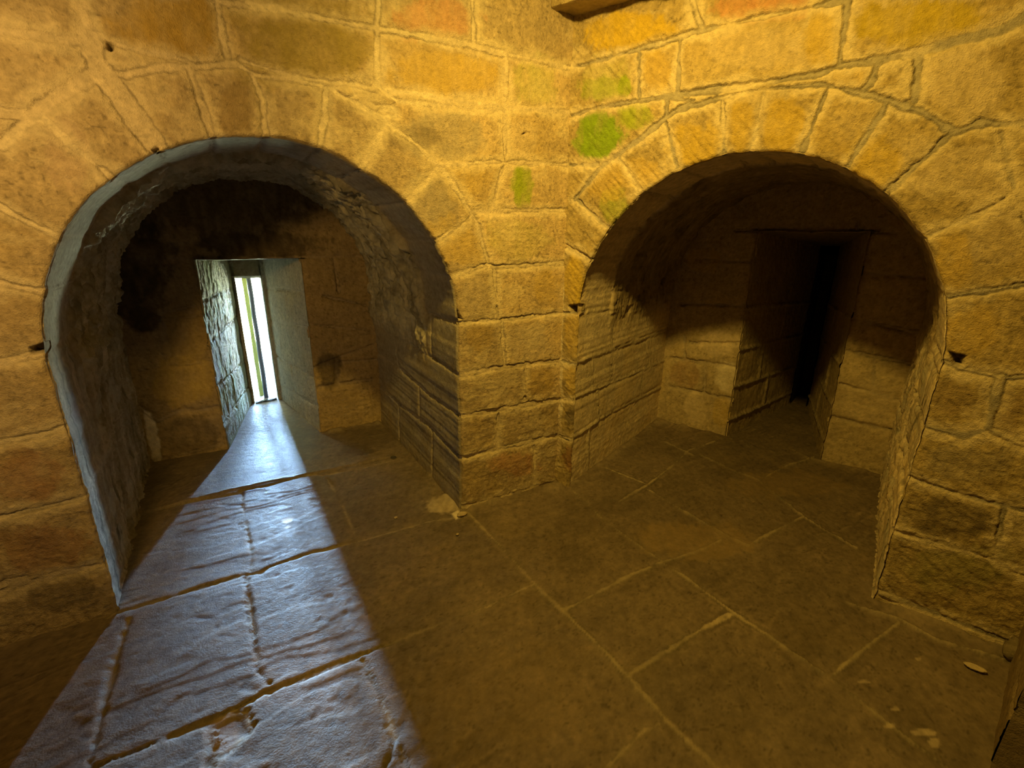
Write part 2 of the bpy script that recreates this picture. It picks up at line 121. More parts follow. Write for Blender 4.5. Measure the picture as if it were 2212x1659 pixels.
def poly_in(A, B, poly):
    P = np.array(poly).reshape(-1, 2); ins = np.zeros(A.shape, bool); dist = np.full(A.shape, 9.0)
    for p, q in zip(P, np.roll(P, -1, 0)):
        c = (p[1] > B) != (q[1] > B)
        with np.errstate(divide='ignore', invalid='ignore'):
            ins ^= c & (A < (q[0] - p[0]) * (B - p[1]) / (q[1] - p[1]) + p[0])
        dx, dy = q - p; t = np.clip(((A - p[0]) * dx + (B - p[1]) * dy) / (dx * dx + dy * dy + 1e-12), 0, 1)
        dist = np.minimum(dist, np.hypot(A - p[0] - t * dx, B - p[1] - t * dy))
    return np.where(ins, dist, -dist)
COL = {'och': (.56, .39, .10), 'ochb': (.40, .27, .08), 'ochx': (.58, .405, .05), 'ocho': (.48, .36, .05), 'olive': (.33, .25, .08), 'red': (.58, .29, .15),
       'redb': (.33, .16, .08), 'green': (.30, .36, .03), 'gx': (.22, .33, .02), 'lgreen': (.46, .46, .12), 'grey': (.34, .30, .24), 'greyp': (.48, .40, .30),
       'pale': (.68, .55, .38), 'white': (.80, .70, .56), 'brown': (.30, .21, .10), 'dark': (.10, .075, .05), 'black': (.06, .045, .03), 'pink': (.56, .40, .29),
       'moss': (.26, .24, .09), 'slate': (.115, .10, .08)}
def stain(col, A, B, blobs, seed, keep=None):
    """Stains, algae, iron staining and dark patches: colour blobs with ragged borders."""
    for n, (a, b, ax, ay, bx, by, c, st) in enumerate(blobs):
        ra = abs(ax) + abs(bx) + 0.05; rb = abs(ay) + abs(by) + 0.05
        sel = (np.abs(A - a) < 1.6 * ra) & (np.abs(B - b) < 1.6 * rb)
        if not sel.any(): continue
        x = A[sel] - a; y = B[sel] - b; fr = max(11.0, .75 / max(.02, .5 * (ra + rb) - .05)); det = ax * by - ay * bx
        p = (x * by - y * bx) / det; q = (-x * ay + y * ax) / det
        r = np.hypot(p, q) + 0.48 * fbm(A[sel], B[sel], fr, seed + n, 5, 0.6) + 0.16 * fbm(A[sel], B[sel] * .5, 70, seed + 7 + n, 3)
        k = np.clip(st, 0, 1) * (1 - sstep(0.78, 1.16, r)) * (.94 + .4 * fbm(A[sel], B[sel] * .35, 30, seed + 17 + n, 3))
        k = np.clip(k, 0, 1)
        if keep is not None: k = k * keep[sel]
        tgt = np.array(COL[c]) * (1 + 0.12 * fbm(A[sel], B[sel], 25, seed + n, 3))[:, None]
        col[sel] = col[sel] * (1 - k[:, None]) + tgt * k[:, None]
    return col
def masonry(A, B, lines, seed, base, mortar, rough=0.004, depth=0.010, smear=0.5, tool=None, spread=0.25, warm=0.5, lime=None, crack_shade=.45, low=0.0):
    """Height and colour of dressed stones with mortar joints on a coordinate grid."""
    warp = 0.0075 * fbm(A, B, 16, seed, 3) + 0.0055 * fbm(A, B, 60, seed + 3, 3)
    D = joint_fields(A, B, lines); lab, n = labels(D)
    Dn = D + warp + .006 * fbm(A, B, 4.5, seed + 33, 3)
    rs = np.random.RandomState(seed + 5)
    off = rs.uniform(-.0035, .0035, n + 1); tx = rs.uniform(-.010, .010, n + 1); ty = rs.uniform(-.010, .010, n + 1)
    face = off[lab] + tx[lab] * (A - A.mean()) * .5 + ty[lab] * (B - B.mean()) * .5
    amp = rs.uniform(.5, 1.4, n + 1)[lab]
    if low: amp = amp * (1 + low * (1 - sstep(.35, 1.15, B + .3 * fbm(A, B, 2, seed + 35, 2))))
    face = face + rough * amp * fbm(A, B, 9, seed + 1, 5, .55) + rough * .5 * amp * (ridged(A, B, 30, seed + 2, 2) - .6)
    pk = rs.uniform(0, 1, n + 1)[lab]
    peck = vnoise(A * 75 + 3 * vnoise(A * 11, B * 11, seed), B * 110, seed + 9)
    face = face - rough * .8 * np.clip(peck - .42 - .3 * (1 - pk), 0, 1) * 1.3
    if tool is not None:
        ang, f = tool; a_ = ang + rs.uniform(-.45, .45, n + 1)[lab]
        xr = A * np.cos(a_) + B * np.sin(a_); yr = -A * np.sin(a_) + B * np.cos(a_)
        marks = fbm(xr * f, yr * f * .16, 1.0, seed + 21, 3, .5)
        face = face + .0042 * marks * sstep(.15, .85, pk + .5 * fbm(A, B, 5, seed + 23, 3))
    edge = sstep(-.002, .006, Dn)
    mh = -depth + .003 * fbm(A, B, 40, seed + 4, 3) + depth * .75 * sstep(-.1, .5, fbm(A, B, 3.2, seed + 6, 2))
    H = mh * (1 - edge) + face * edge
    H = H - (min(.003, .30 * depth) + .35 * depth * sstep(.0, .5, fbm(A, B, 7, seed + 31, 3))) * (1 - sstep(.0, .026, Dn)) * edge
    crack = np.exp(-((Dn - .001) / .0030) ** 2) * sstep(-.12, .30, fbm(A, B, 6, seed + 8, 3))
    H = H - depth * .55 * crack
    b = np.array(base); var = rs.uniform(-1, 1, (n + 1, 3))
    val = 1 + spread * .6 * var[:, 0]
    stone = b[None, :] * val[:, None]; och = np.array([.55, .385, .12]); gr = np.array([.36, .31, .24])
    k1 = np.clip(var[:, 1], 0, 1)[:, None] * spread * warm * 1.6; k2 = np.clip(var[:, 2], 0, 1)[:, None] * spread * .8
    stone = stone * (1 - k1) + och * b.mean() / .35 * k1; stone = stone * (1 - k2) + gr * b.mean() / .35 * k2
    col = stone[lab]
    col = col * (1 + .16 * fbm(A, B, 6, seed + 11, 4))[..., None]
    col = col * (1 + .20 * fbm(A, B, 42, seed + 12, 3) + .14 * fbm(A, B * .22, 70, seed + 25, 3) + .10 * vnoise(A * 190, B * 190, seed + 26))[..., None]
    spk = np.clip(vnoise(A * 120, B * 120, seed + 27) - .55, 0, 1) * 1.1
    col = col * (1 - spk[..., None])
    oc = sstep(.15, .55, fbm(A, B, 4, seed + 14, 4)) * .35 * warm
    col = col * (1 - oc[..., None]) + (och * b.mean() / .36) * oc[..., None]
    q_ = (sstep(-.05, .35, fbm(A, B, 3.6, seed + 37, 4)) * .85)[..., None] if lime is not None else 0.0
    m = (np.array(mortar) * (1 - q_) + np.array(mortar if lime is None else lime) * q_) * (1 + .18 * fbm(A, B, 30, seed + 13, 3))[..., None]
    lm = np.array(mortar if lime is None else lime)
    rag = Dn + .030 * fbm(A, B, 9, seed + 15, 4) + .012 * fbm(A, B, 50, seed + 16, 2)
    sl = (smear * edge * (1 - sstep(.004, .042, rag)))[..., None]
    patchy = (smear * .55 * edge * sstep(.12, .42, fbm(A * .8, B * 1.3, 7, seed + 17, 5, .6)))[..., None]
    sl = np.maximum(sl, patchy)
    sm = np.clip(1 - edge, 0, 1)[..., None]
    keep = np.clip(edge * (1 - .75 * (1 - sstep(.0, .035, Dn + .02 * fbm(A, B, 12, seed + 19, 3)))), 0, 1)
    col = col * (1 - sl) + lm * (1 + .10 * fbm(A, B, 30, seed + 18, 3))[..., None] * sl
    col = col * (1 - sm) + m * sm
    dk = (np.clip(peck - .45, 0, 1) * .6 * pk + crack_shade * crack)[..., None]  # crack shadows finer than the grid are painted into the colour
    col = col * (1 - np.clip(dk, 0, .8))
    return H, col, keep, Dn
# ------------------------------------------------------------------ mesh builder
MATS = {}
def stone_mat(name, rough=0.85, bump=0.35, spec=0.25, scale=70.0, gloss_noise=0.1):
    m = bpy.data.materials.new(name); m.use_nodes = True; n = m.node_tree.nodes; l = m.node_tree.links
    p = n["Principled BSDF"]
    at = n.new("ShaderNodeAttribute"); at.attribute_name = "stone_colour"
    tc = n.new("ShaderNodeTexCoord")
    n1 = n.new("ShaderNodeTexNoise"); n1.inputs["Scale"].default_value = scale; n1.inputs["Detail"].default_value = 6; n1.inputs["Roughness"].default_value = .65
    n2 = n.new("ShaderNodeTexNoise"); n2.inputs["Scale"].default_value = scale * 4; n2.inputs["Detail"].default_value = 3
    l.new(tc.outputs["Object"], n1.inputs["Vector"]); l.new(tc.outputs["Object"], n2.inputs["Vector"])
    mp = n.new("ShaderNodeMapRange"); mp.inputs[1].default_value = .3; mp.inputs[2].default_value = .7; mp.inputs[3].default_value = .82; mp.inputs[4].default_value = 1.16
    l.new(n1.outputs[0], mp.inputs[0])
    mx = n.new("ShaderNodeMix"); mx.data_type = 'RGBA'; mx.blend_type = 'MULTIPLY'; mx.inputs[0].default_value = 1
    l.new(at.outputs["Color"], mx.inputs[6]); l.new(mp.outputs[0], mx.inputs[7]); l.new(mx.outputs[2], p.inputs["Base Color"])
    ad = n.new("ShaderNodeMath"); ad.operation = 'MULTIPLY_ADD'; ad.inputs[1].default_value = .35
    l.new(n2.outputs[0], ad.inputs[0]); l.new(n1.outputs[0], ad.inputs[2])
    bp = n.new("ShaderNodeBump"); bp.inputs["Strength"].default_value = bump; bp.inputs["Distance"].default_value = .009
    l.new(ad.outputs[0], bp.inputs["Height"]); l.new(bp.outputs[0], p.inputs["Normal"])
    rr = n.new("ShaderNodeMapRange"); rr.inputs[1].default_value = .3; rr.inputs[2].default_value = .7
    rr.inputs[3].default_value = rough - gloss_noise; rr.inputs[4].default_value = min(1, rough + gloss_noise)
    l.new(n1.outputs[0], rr.inputs[0]); l.new(rr.outputs[0], p.inputs["Roughness"])
    p.inputs["Specular IOR Level"].default_value = spec
    return m
def mesh_from(name, verts, faces, cols, mat, parent=None, smooth=True):
    """verts (n,3), faces (m,4) int, cols (n,3): ONE mesh object; unused vertices are dropped."""
    used = np.zeros(len(verts), bool); used[faces.ravel()] = True
    idx = np.cumsum(used) - 1
    verts = verts[used]; cols = cols[used]; faces = idx[faces]
    me = bpy.data.meshes.new(name)
    me.vertices.add(len(verts)); me.vertices.foreach_set("co", verts.astype(np.float32).ravel())
    me.loops.add(faces.size); me.loops.foreach_set("vertex_index", faces.astype(np.int32).ravel())
    me.polygons.add(len(faces)); me.polygons.foreach_set("loop_start", np.arange(0, faces.size, 4, dtype=np.int32))
    me.polygons.foreach_set("use_smooth", np.full(len(faces), smooth))
    a = me.attributes.new("stone_colour", 'FLOAT_COLOR', 'POINT')
    a.data.foreach_set("color", np.c_[np.clip(cols, 0, 1), np.ones(len(cols))].astype(np.float32).ravel())
    me.update(calc_edges=True); me.validate()
    me.materials.append(mat)
    o = bpy.data.objects.new(name, me); S.collection.objects.link(o)
    if parent is not None: o.parent = parent
    return o
def grid_faces(ni, nj, flip=False):
    i, j = np.meshgrid(np.arange(ni - 1), np.arange(nj - 1), indexing='ij'); v = i * nj + j
    f = np.stack([v, v + nj, v + nj + 1, v + 1], -1).reshape(-1, 4)
    return f[:, ::-1] if flip else f
def structure(o, label, cat):
    o["kind"] = "structure"; o["label"] = label; o["category"] = cat; return o
def grid(a0, a1, b0, b1, st):
    na = int(round((a1 - a0) / st)) + 1; nb = int(round((b1 - b0) / st)) + 1
    return np.meshgrid(np.linspace(a0, a1, na), np.linspace(b0, b1, nb), indexing='ij')
M_WALL = stone_mat("dressed_sandstone", .88, .75, .2, 55)
M_RUB = stone_mat("rubble_stone", .92, .6, .15, 45)
M_FLOOR = stone_mat("worn_flagstone", .74, .34, .30, 40, .10)
M_JAMB = stone_mat("mossy_jamb_stone", .9, .7, .15, 50)

# ------------------------------------------------------------------ the two arched walls
ARCH_L = dict(c=1.405, z=1.048, R=.765, pz=.36); ARCH_R = dict(c=.866, z=1.044, R=.766, pz=.34)
def edge_noise(s, seed):
    return .005 * vnoise(s * 7, s * 0 + .5, seed) + .0035 * vnoise(s * 24, s * 0 + .5, seed + 1) + .002 * vnoise(s * 70, s * 0 + .5, seed + 2)
def arch_s(u, z, a):
    """Distance along the arch profile, from the floor on the low-u side round to the floor on the other side."""
    th = np.arctan2(z - a['z'], u - a['c'])
    s_arc = a['z'] + a['R'] * (np.pi - th)
    return np.where(z > a['z'], s_arc, np.where(u < a['c'], z, 2 * a['z'] + np.pi * a['R'] - z))
def arch_d(u, z, a, seed):
    """Positive inside the opening."""
    d = np.where(z > a['z'], a['R'] - np.hypot(u - a['c'], z - a['z']), a['R'] - np.abs(u - a['c']))
    return d + edge_noise(arch_s(u, z, a), seed)
def stain_poly(col, A, B, poly, c, st, seed, rag=.012):
    r = poly_in(A, B, poly) + rag * fbm(A, B, 25, seed, 4)
    k = (st * sstep(-.004, .006, r))[..., None]
    return col * (1 - k) + np.array(COL[c]) * (1 + .15 * fbm(A, B, 30, seed + 1, 3))[..., None] * k, r
def arched_wall(name, to3, u1, lines, blobs, pits, a, seed, base, mortar, tool, ring_out, label, smear, depth, lime, wscale):
    st = .004
    A, B = grid(-.02, u1, -.06, 3.0, st)
    d = arch_d(A, B, a, seed)
    # pull the cells next to the opening on to its edge
    near = (d > 0) & (d < st * 1.5)
    th = np.arctan2(B - a['z'], A - a['c'])
    up = B > a['z']
    A2 = np.where(near, np.where(up, A + d * np.cos(th), A + d * np.sign(A - a['c'])), A)
    B2 = np.where(near & up, B + d * np.sin(th), B)
    H, col, keep, Dn = masonry(A, B, [(p, w * wscale) for p, w in lines], seed, base, mortar, .0036, depth, smear, tool, .30, .6, lime, .45, 1.5)
    e = np.clip(-d, 0, 1)
    chip = sstep(.1, .6, fbm(A, B, 16, seed + 40, 3)) * .010
    H = H - (.006 + chip) * (1 - sstep(0, .016, e)) - .010 * np.clip(1 - e / .006, 0, 1)
    H = np.where(e < .02, np.minimum(H, .003), H)
    col = stain(col, A, B, blobs, seed + 60, keep)
    for k, p in enumerate(pits):
        r = poly_in(A, B, p) + .004 * fbm(A, B, 60, seed + 70 + k, 3)
        t = sstep(-.002, .010, r)
        H = H - t * (.055 + .012 * fbm(A, B, 40, seed + 80, 2)); col = col * (1 - .55 * t[..., None])
    V = to3(A2, -H, B2).reshape(-1, 3)
    F = grid_faces(*A.shape)
    dm = d.ravel()
    F = F[(dm[F].max(1) < st * 1.5) | (dm[F].min(1) <= 0)]
    F = F[dm[F].max(1) < st * 1.5]
    # the ring of wedge stones round the opening is a part of its own
    ring = ring_out(A, B).ravel()
    isr = ring[F].mean(1) > .5
    C = col.reshape(-1, 3)
    w = mesh_from(name, V, F[~isr], C, M_WALL)
    structure(w, label, "wall")
    mesh_from("arch_ring", V, F[isr], C, M_WALL, w)
    return w
def ring_fn(poly_px, a):
    def f(A, B):
        return (poly_in(A, B, poly_px) > 0).astype(float)
    return f
# outline of each ring (its chord crosses the empty opening)
RING_L = [1.839,1.966,1.796,1.961,1.707,1.994,1.601,2.014,1.461,2.043,1.409,2.014,1.291,2.021,1.161,2.011,1.117,1.989,1.058,1.97,.963,1.93,.901,1.894,.809,1.835,.711,1.765,.672,1.725,.559,1.573,.532,1.536,.471,1.348,.679,1.273,2.129,1.281,2.23,1.318,2.5,1.48,2.45,1.62,2.14,1.723,2.045,1.815,2.023,1.841,1.873,1.952]
RING_R = [-.011,1.424,.048,1.652,.184,1.793,.278,1.847,.384,1.909,.485,1.975,.548,2.008,.734,2.028,.878,2.038,1.08,2.027,1.191,1.985,1.296,1.945,1.399,1.897,1.501,1.824,1.585,1.742,1.688,1.63,1.766,1.482,1.78,1.34,1.599,1.287,.168,1.345]
BUFF = (.50, .375, .215); MORT_L = (.64, .52, .35); MORT_R = (.40, .35, .27); LIME = (.72, .60, .40); OCH = (.475, .36, .165)
arched_wall("wall_left", PL3, 2.85, D['JL'], D['BL'], D['PL'], ARCH_L, 11, BUFF, MORT_L, None, ring_fn(RING_L, ARCH_L),
            "buff sandstone wall with a round arch over the alcove that has the bright slit window", .65, .006, LIME, 1.0)
arched_wall("wall_right", PR3, 2.10, D['JR'], D['BR'], D['PR'], ARCH_R, 23, OCH, MORT_R, (.62, 75), ring_fn(RING_R, ARCH_R),
            "ochre and green stained sandstone wall with a round arch over the dark alcove", .80, .008, LIME, .72)

# ------------------------------------------------------------------ alcove linings: reveals and barrel vault in one skin
def profile(s, a, seed):
    z0, R = a['z'], a['R']; L = np.pi * R
    en = edge_noise(s, seed)
    lo = s < z0; hi = s > z0 + L; th = np.pi - (s - z0) / R
    u = np.where(lo, a['c'] - R, np.where(hi, a['c'] + R, a['c'] + R * np.cos(th)))
    z = np.where(lo, s, np.where(hi, 2 * z0 + L - s, z0 + R * np.sin(th)))
    nu = np.where(lo, 1.0, np.where(hi, -1.0, -np.cos(th))); nz = np.where(lo | hi, 0.0, -np.sin(th))
    return u - en * nu, z - en * nz, nu, nz
def lining(name, to3, a, seed, eseed, depth, joints, band_w, band_s, right_lines, courses_hi, cols, label, flip, rubble_from=.86, ramp=1.0):
    st = .0075; z0 = a['z']; Lt = 2 * z0 + np.pi * a['R']
    A, B = grid(-.05, Lt + .05, .004, depth + .12, st)      # A along the profile, B into the wall
    lines = [([s, -.02, s, band_w + .03], 6) for s in joints]
    lines += right_lines
    rs = random.Random(seed)
    for zc in courses_hi:                                      # courses of the reveal on the far side
        s = Lt - zc
        pts = []; t = band_w * 0
        while t < depth + .1: pts += [s + rs.uniform(-.012, .012), t]; t += .25
        lines.append((pts, 6))
    for lo, hi in zip(courses_hi[:-1], courses_hi[1:]):
        t = rs.uniform(.2, .5)
        while t < depth:
            lines.append(([Lt - lo, t, Lt - hi, t + rs.uniform(-.02, .02)], 5)); t += rs.uniform(.3, .6)
    wob = band_w + .045 * fbm(A, B * 0, 3.5, seed + 2, 3)
    dm = wob - B                                                # > 0 on the smooth band of wedge stones
    lines2 = lines
    H, col, keep, Dn = masonry(A, B, lines2, seed, cols[0], cols[1], .004, .008, .4, None, .25, .5)
    vault = sstep(rubble_from - .15, rubble_from + .10, A) * (1 - sstep(Lt - rubble_from - .10, Lt - rubble_from + .15, A))
    rub = (1 - sstep(-.012, .012, dm + .010 * fbm(A, B, 40, seed + 3, 2))) * vault
    rg = .030 * fbm(A * 1.0, B * 2.6, 4.5, seed + 4, 5, .6) + .026 * (ridged(A * .7, B * 2.2, 9, seed + 5, 3) - .55) + .020 * (ridged(A * .8, B * 2.0, 21, seed + 25, 3) - .6)
    pit = np.clip(vnoise(A * 13, B * 15, seed + 6) - .55, 0, 1) * .07 + np.clip(vnoise(A * 34, B * 38, seed + 16) - .5, 0, 1) * .03
    H = H * (1 - rub) + (rg * ramp + .012 * ramp - pit) * rub
    rg2 = .026 * fbm(A * .5, B * 3.2, 9, seed + 20, 5, .6) - .09 * np.clip(ridged(A * .35, B * 2.4, 5, seed + 21, 3) - .80, 0, 1)
    H = H + rg2 * (1 - sstep(-.02, .10, dm)) * (1 - rub) * sstep(Lt - 1.1, Lt - .95, A)
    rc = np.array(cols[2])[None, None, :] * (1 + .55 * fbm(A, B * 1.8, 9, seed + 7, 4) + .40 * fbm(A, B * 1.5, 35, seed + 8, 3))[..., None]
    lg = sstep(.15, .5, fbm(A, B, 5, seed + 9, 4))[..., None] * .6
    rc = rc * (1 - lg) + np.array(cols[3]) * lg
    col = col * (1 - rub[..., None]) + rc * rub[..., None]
    far = sstep(Lt - 1.2, Lt - 1.0, A)[..., None] * (1 - rub[..., None])
    stk = fbm(A * .45, B * 2.6, 10, seed + 24, 5, .6)[..., None]
    fis = np.clip(ridged(A * .35, B * 2.4, 5, seed + 21, 3) - .74, 0, 1)[..., None] * 3.2
    col = col * (1 + far * (.55 * stk - np.clip(fis, 0, .85)))
    pale = sstep(.22, .40, fbm(A * 1.6, B * .9, 6, seed + 26, 4))[..., None] * .5 * far
    col = col * (1 - pale) + np.array((.52, .49, .40)) * pale
    H = H * sstep(0, .012, B) - .003 * (1 - sstep(0, .012, B))
    u, z, nu, nz = profile(A, a, eseed)
    V = to3(u + H * nu, B, z + H * nz)
    o = mesh_from(name, V.reshape(-1, 3), grid_faces(*A.shape, flip=flip), col.reshape(-1, 3), M_RUB)
    return A, B, o
ASH = (.36, .29, .20); ASHM = (.46, .39, .29)
LtL = 2 * ARCH_L['z'] + math.pi * ARCH_L['R']; LtR = 2 * ARCH_R['z'] + math.pi * ARCH_R['R']
# the left alcove: profile runs from the reveal next to the room's corner over the vault to the far reveal
revL = [([.316, 0, .34, .5, .30, 1.0, .31, 1.5], 6), ([.559, 0, .55, .45, .58, .9, .57, 1.5], 6), ([.784, 0, .80, .5, .78, 1.5], 5), ([1.052, 0, 1.04, .5, 1.06, 1.5], 5),
        ([.316, .62, .555, .60], 5), ([.0, .42, .32, .40], 5), ([.56, 1.0, .79, 1.02], 5), ([.79, .36, 1.05, .35], 5), ([.0, 1.05, .31, 1.04], 5)]
_, _, lin = lining("wall_left_alcove", PL3, ARCH_L, 31, 11, 1.5, [v for v in D['VL'] if v > 1.1], .42, None, revL, [.0, .22, .55, .80, 1.02], [(.42, .36, .26), ASHM, (.40, .36, .27), (.60, .56, .44)], "", False, .86, 1.5)
structure(lin, "rough barrel vault and side walls of the left alcove lit grey by the slit window", "wall")
revR = [([p for q in zip(pts[1::2], pts[0::2]) for p in q], w) for pts, w in D['JRL']]
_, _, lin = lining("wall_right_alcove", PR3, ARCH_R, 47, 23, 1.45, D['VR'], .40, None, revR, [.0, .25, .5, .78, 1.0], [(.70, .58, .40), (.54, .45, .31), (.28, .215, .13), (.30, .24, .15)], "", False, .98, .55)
structure(lin, "barrel vault and side walls of the dark right alcove with shadow edge across", "wall")

# ------------------------------------------------------------------ back walls of the alcoves, with the window recess cut out
def back_wall(name, to3, w, a, hole, lines, blobs, seed, base, mort, label, extra=(), patches=()):
    A, B = grid(a['c'] - a['R'] - .12, a['c'] + a['R'] + .12, -.06, a['z'] + a['R'] + .12, .0075)
    H, col, keep, Dn = masonry(A, B, lines + list(extra), seed, base, mort, .010, .014, .25, None, .45, .5)
    col = stain(col, A, B, blobs, seed + 3)
    for p, c in patches:
        col, r = stain_poly(col, A, B, p, c, 1.0, seed + 41); H = H + .005 * sstep(-.003, .004, r)
    h0, h1, hz = hole
    wav = .006 * vnoise(B * 14, B * 0, seed + 9)
    ins = np.minimum(np.minimum(A - h0 + wav, h1 - A + wav), hz - B)
    near = (ins > 0) & (ins < .012)
    H = np.where(ins > -.012, np.minimum(H, .001), H)
    V = to3(A, w - H, B).reshape(-1, 3)
    F = grid_faces(*A.shape); d = ins.ravel(); F = F[d[F].max(1) < .008]
    o = mesh_from(name, V, F, col.reshape(-1, 3), M_RUB)
    structure(o, label, "wall")
    return o
WL = (1.115, 1.735, 1.30); WR = (.645, 1.275, 1.505)
xl = [([.64, 1.30, 2.2, 1.31], 6), ([.64, .52, .90, .53, 1.11, .52], 7), ([1.74, .95, 2.17, .93], 5), ([1.95, .95, 1.95, .70], 5), ([.9, 1.30, .88, 1.05], 5)]
back_wall("wall_left_alcove_back", PL3, 1.5, ARCH_L, WL, D['JLB'], D['BLB'], 53, (.36, .265, .16), (.38, .29, .19),  # near-black blotches on the upper part of this wall
          "dark-patched back wall of the left alcove round the slit window", xl, [(D['WP'], 'white')])
back_wall("wall_right_alcove_back", PR3, 1.45, ARCH_R, WR, D['JRB'], D['BRB'], 59, (.60, .475, .29), (.44, .36, .25),
          "back wall of the dark right alcove with a pale block low beside the recess", [([.5, 1.51, 1.0, 1.51, 1.4, 1.50], 6), ([1.0, 1.51, 1.02, 1.72], 5)])

# ------------------------------------------------------------------ splayed window recesses
def slab(fn, na, nb, seed, base, amp, lines_a, mort, moss=0.0, fa=7.0, fb=7.0):
    """A bilinear patch of stonework: fn(a, b) -> points, a and b in metres."""
    pass
def patch(c00, c10, c11, c01, seed, base, mort, amp=.010, moss=0.0, st=.009, joints=(), vstri=0.0):
    """Stone surface between four corners (world points); joints are given in fractions of the patch."""
    c00, c10, c11, c01 = [np.asarray(c, float) for c in (c00, c10, c11, c01)]
    la = max(np.linalg.norm(c10 - c00), np.linalg.norm(c11 - c01)); lb = max(np.linalg.norm(c01 - c00), np.linalg.norm(c11 - c10))
    A, B = grid(0, la, 0, lb, st)
    a = (A / la)[..., None]; b = (B / lb)[..., None]
    Pt = c00 * (1 - a) * (1 - b) + c10 * a * (1 - b) + c11 * a * b + c01 * (1 - a) * b
    n = np.cross(c10 - c00, c01 - c00); n /= np.linalg.norm(n)
    lines = [([v * (la if k % 2 == 0 else lb) for k, v in enumerate(pts)], w) for pts, w in joints]
    H, col, keep, Dn = masonry(A, B, lines, seed, base, mort, amp * .6, .010, .3, None, .3, .3)
    H = H + amp * .5 * fbm(A * 2.2, B * .7, 14, seed + 4, 4, .6) * (1 if vstri else .6)
    if vstri: H = H - vstri * np.clip(ridged(A * 3.0, B * .55, 8, seed + 6, 3) - .72, 0, 1) * 2.2
    if moss:
        k = sstep(-.1, .4, fbm(A, B, 5, seed + 5, 4))[..., None] * moss
        col = col * (1 - k) + np.array((.20, .24, .10)) * k
    return (Pt + H[..., None] * n).reshape(-1, 3), grid_faces(*A.shape), col.reshape(-1, 3)
def join(parts):
    V, F, C, k = [], [], [], 0
    for v, f, c in parts:
        V.append(v); F.append(f + k); C.append(c); k += len(v)
    return np.concatenate(V), np.concatenate(F), np.concatenate(C)
JC = [([0, .18, 1, .20], 5), ([0, .38, 1, .36], 5), ([0, .60, 1, .64], 5), ([0, .80, .9, .82], 4), ([.45, .18, .46, .38], 4), ([.55, .62, .56, .81], 4)]
JB = (.175, .155, .085); JM = (.26, .235, .15)
def P(f, u, w, z): return f(u, w, z)
L = PL3
s0, s1, sw, st0, sb = 1.322, 1.500, 2.32, 1.105, .055        # slit: sides, depth of its inner face, head, sill
root = bpy.data.objects.new("window_1", None); S.collection.objects.link(root); root.location = tuple(L(1.42, 1.5, 0))
structure(root, "narrow glowing slit window at the back of the left alcove", "window")
bpy.context.view_layer.update()
def part(name, pieces, mat, parent):
    V, F, C = join(pieces)
    o = mesh_from(name, V - np.array(parent.location), F, C, mat, parent)
    return o
# splayed jamb on the far side (lit), jamb on the near side, soffit, face above the slit
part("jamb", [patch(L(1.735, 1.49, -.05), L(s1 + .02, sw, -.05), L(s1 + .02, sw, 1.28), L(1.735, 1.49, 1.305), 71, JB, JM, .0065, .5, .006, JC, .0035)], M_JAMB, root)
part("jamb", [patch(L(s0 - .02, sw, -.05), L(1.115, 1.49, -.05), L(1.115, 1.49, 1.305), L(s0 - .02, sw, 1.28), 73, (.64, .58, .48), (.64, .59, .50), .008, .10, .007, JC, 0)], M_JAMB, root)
part("soffit", [patch(L(1.09, 1.47, 1.30), L(1.76, 1.47, 1.30), L(1.55, sw + .02, 1.245), L(1.27, sw + .02, 1.245), 75, (.26, .23, .17), (.3, .27, .2), .008)], M_JAMB, root)
# inner face of the slit wall (left strip, right strip, head), then the slit's own sides out to daylight
def flat(pts, seed, base=(.36, .34, .26), amp=.004, moss=.2): return patch(*[L(*p) for p in pts], seed, base, base, amp, moss, .008)
ow = 2.62
part("head", [flat([(s0 - .06, sw, st0), (s1 + .08, sw, st0), (s1 + .08, sw, 1.27), (s0 - .06, sw, 1.27)][::1], 77, (.34, .28, .20)),
              flat([(s0 - .05, sw, st0), (s0 - .05, ow, st0 - .01), (s1 + .05, ow, st0 - .01), (s1 + .05, sw, st0)][::1], 78, (.30, .25, .18)),
              flat([(s0 - .06, sw - .03, st0 + .02), (s1 + .08, sw - .03, st0 + .02), (s1 + .08, sw, st0), (s0 - .06, sw, st0)], 82, (.34, .28, .20))], M_JAMB, root)
part("slit_side", [flat([(s1, sw - .03, -.05), (s1, ow, -.05), (s1, ow, 1.2), (s1, sw - .03, 1.2)], 79, (.44, .44, .32)),
                   flat([(s1 + .10, sw, -.05), (s1, sw, -.05), (s1, sw, 1.25), (s1 + .10, sw, 1.25)], 80)], M_JAMB, root)
part("slit_side", [flat([(s0, ow, -.05), (s0, sw - .05, -.05), (s0, sw - .05, 1.2), (s0, ow, 1.2)], 81, (.42, .40, .34)),
                   flat([(s0 - .008, sw - .05, -.05), (s0 - .10, sw - .02, -.05), (s0 - .10, sw - .02, 1.25), (s0 - .008, sw - .05, 1.25)], 83, (.42, .40, .34))], M_JAMB, root)
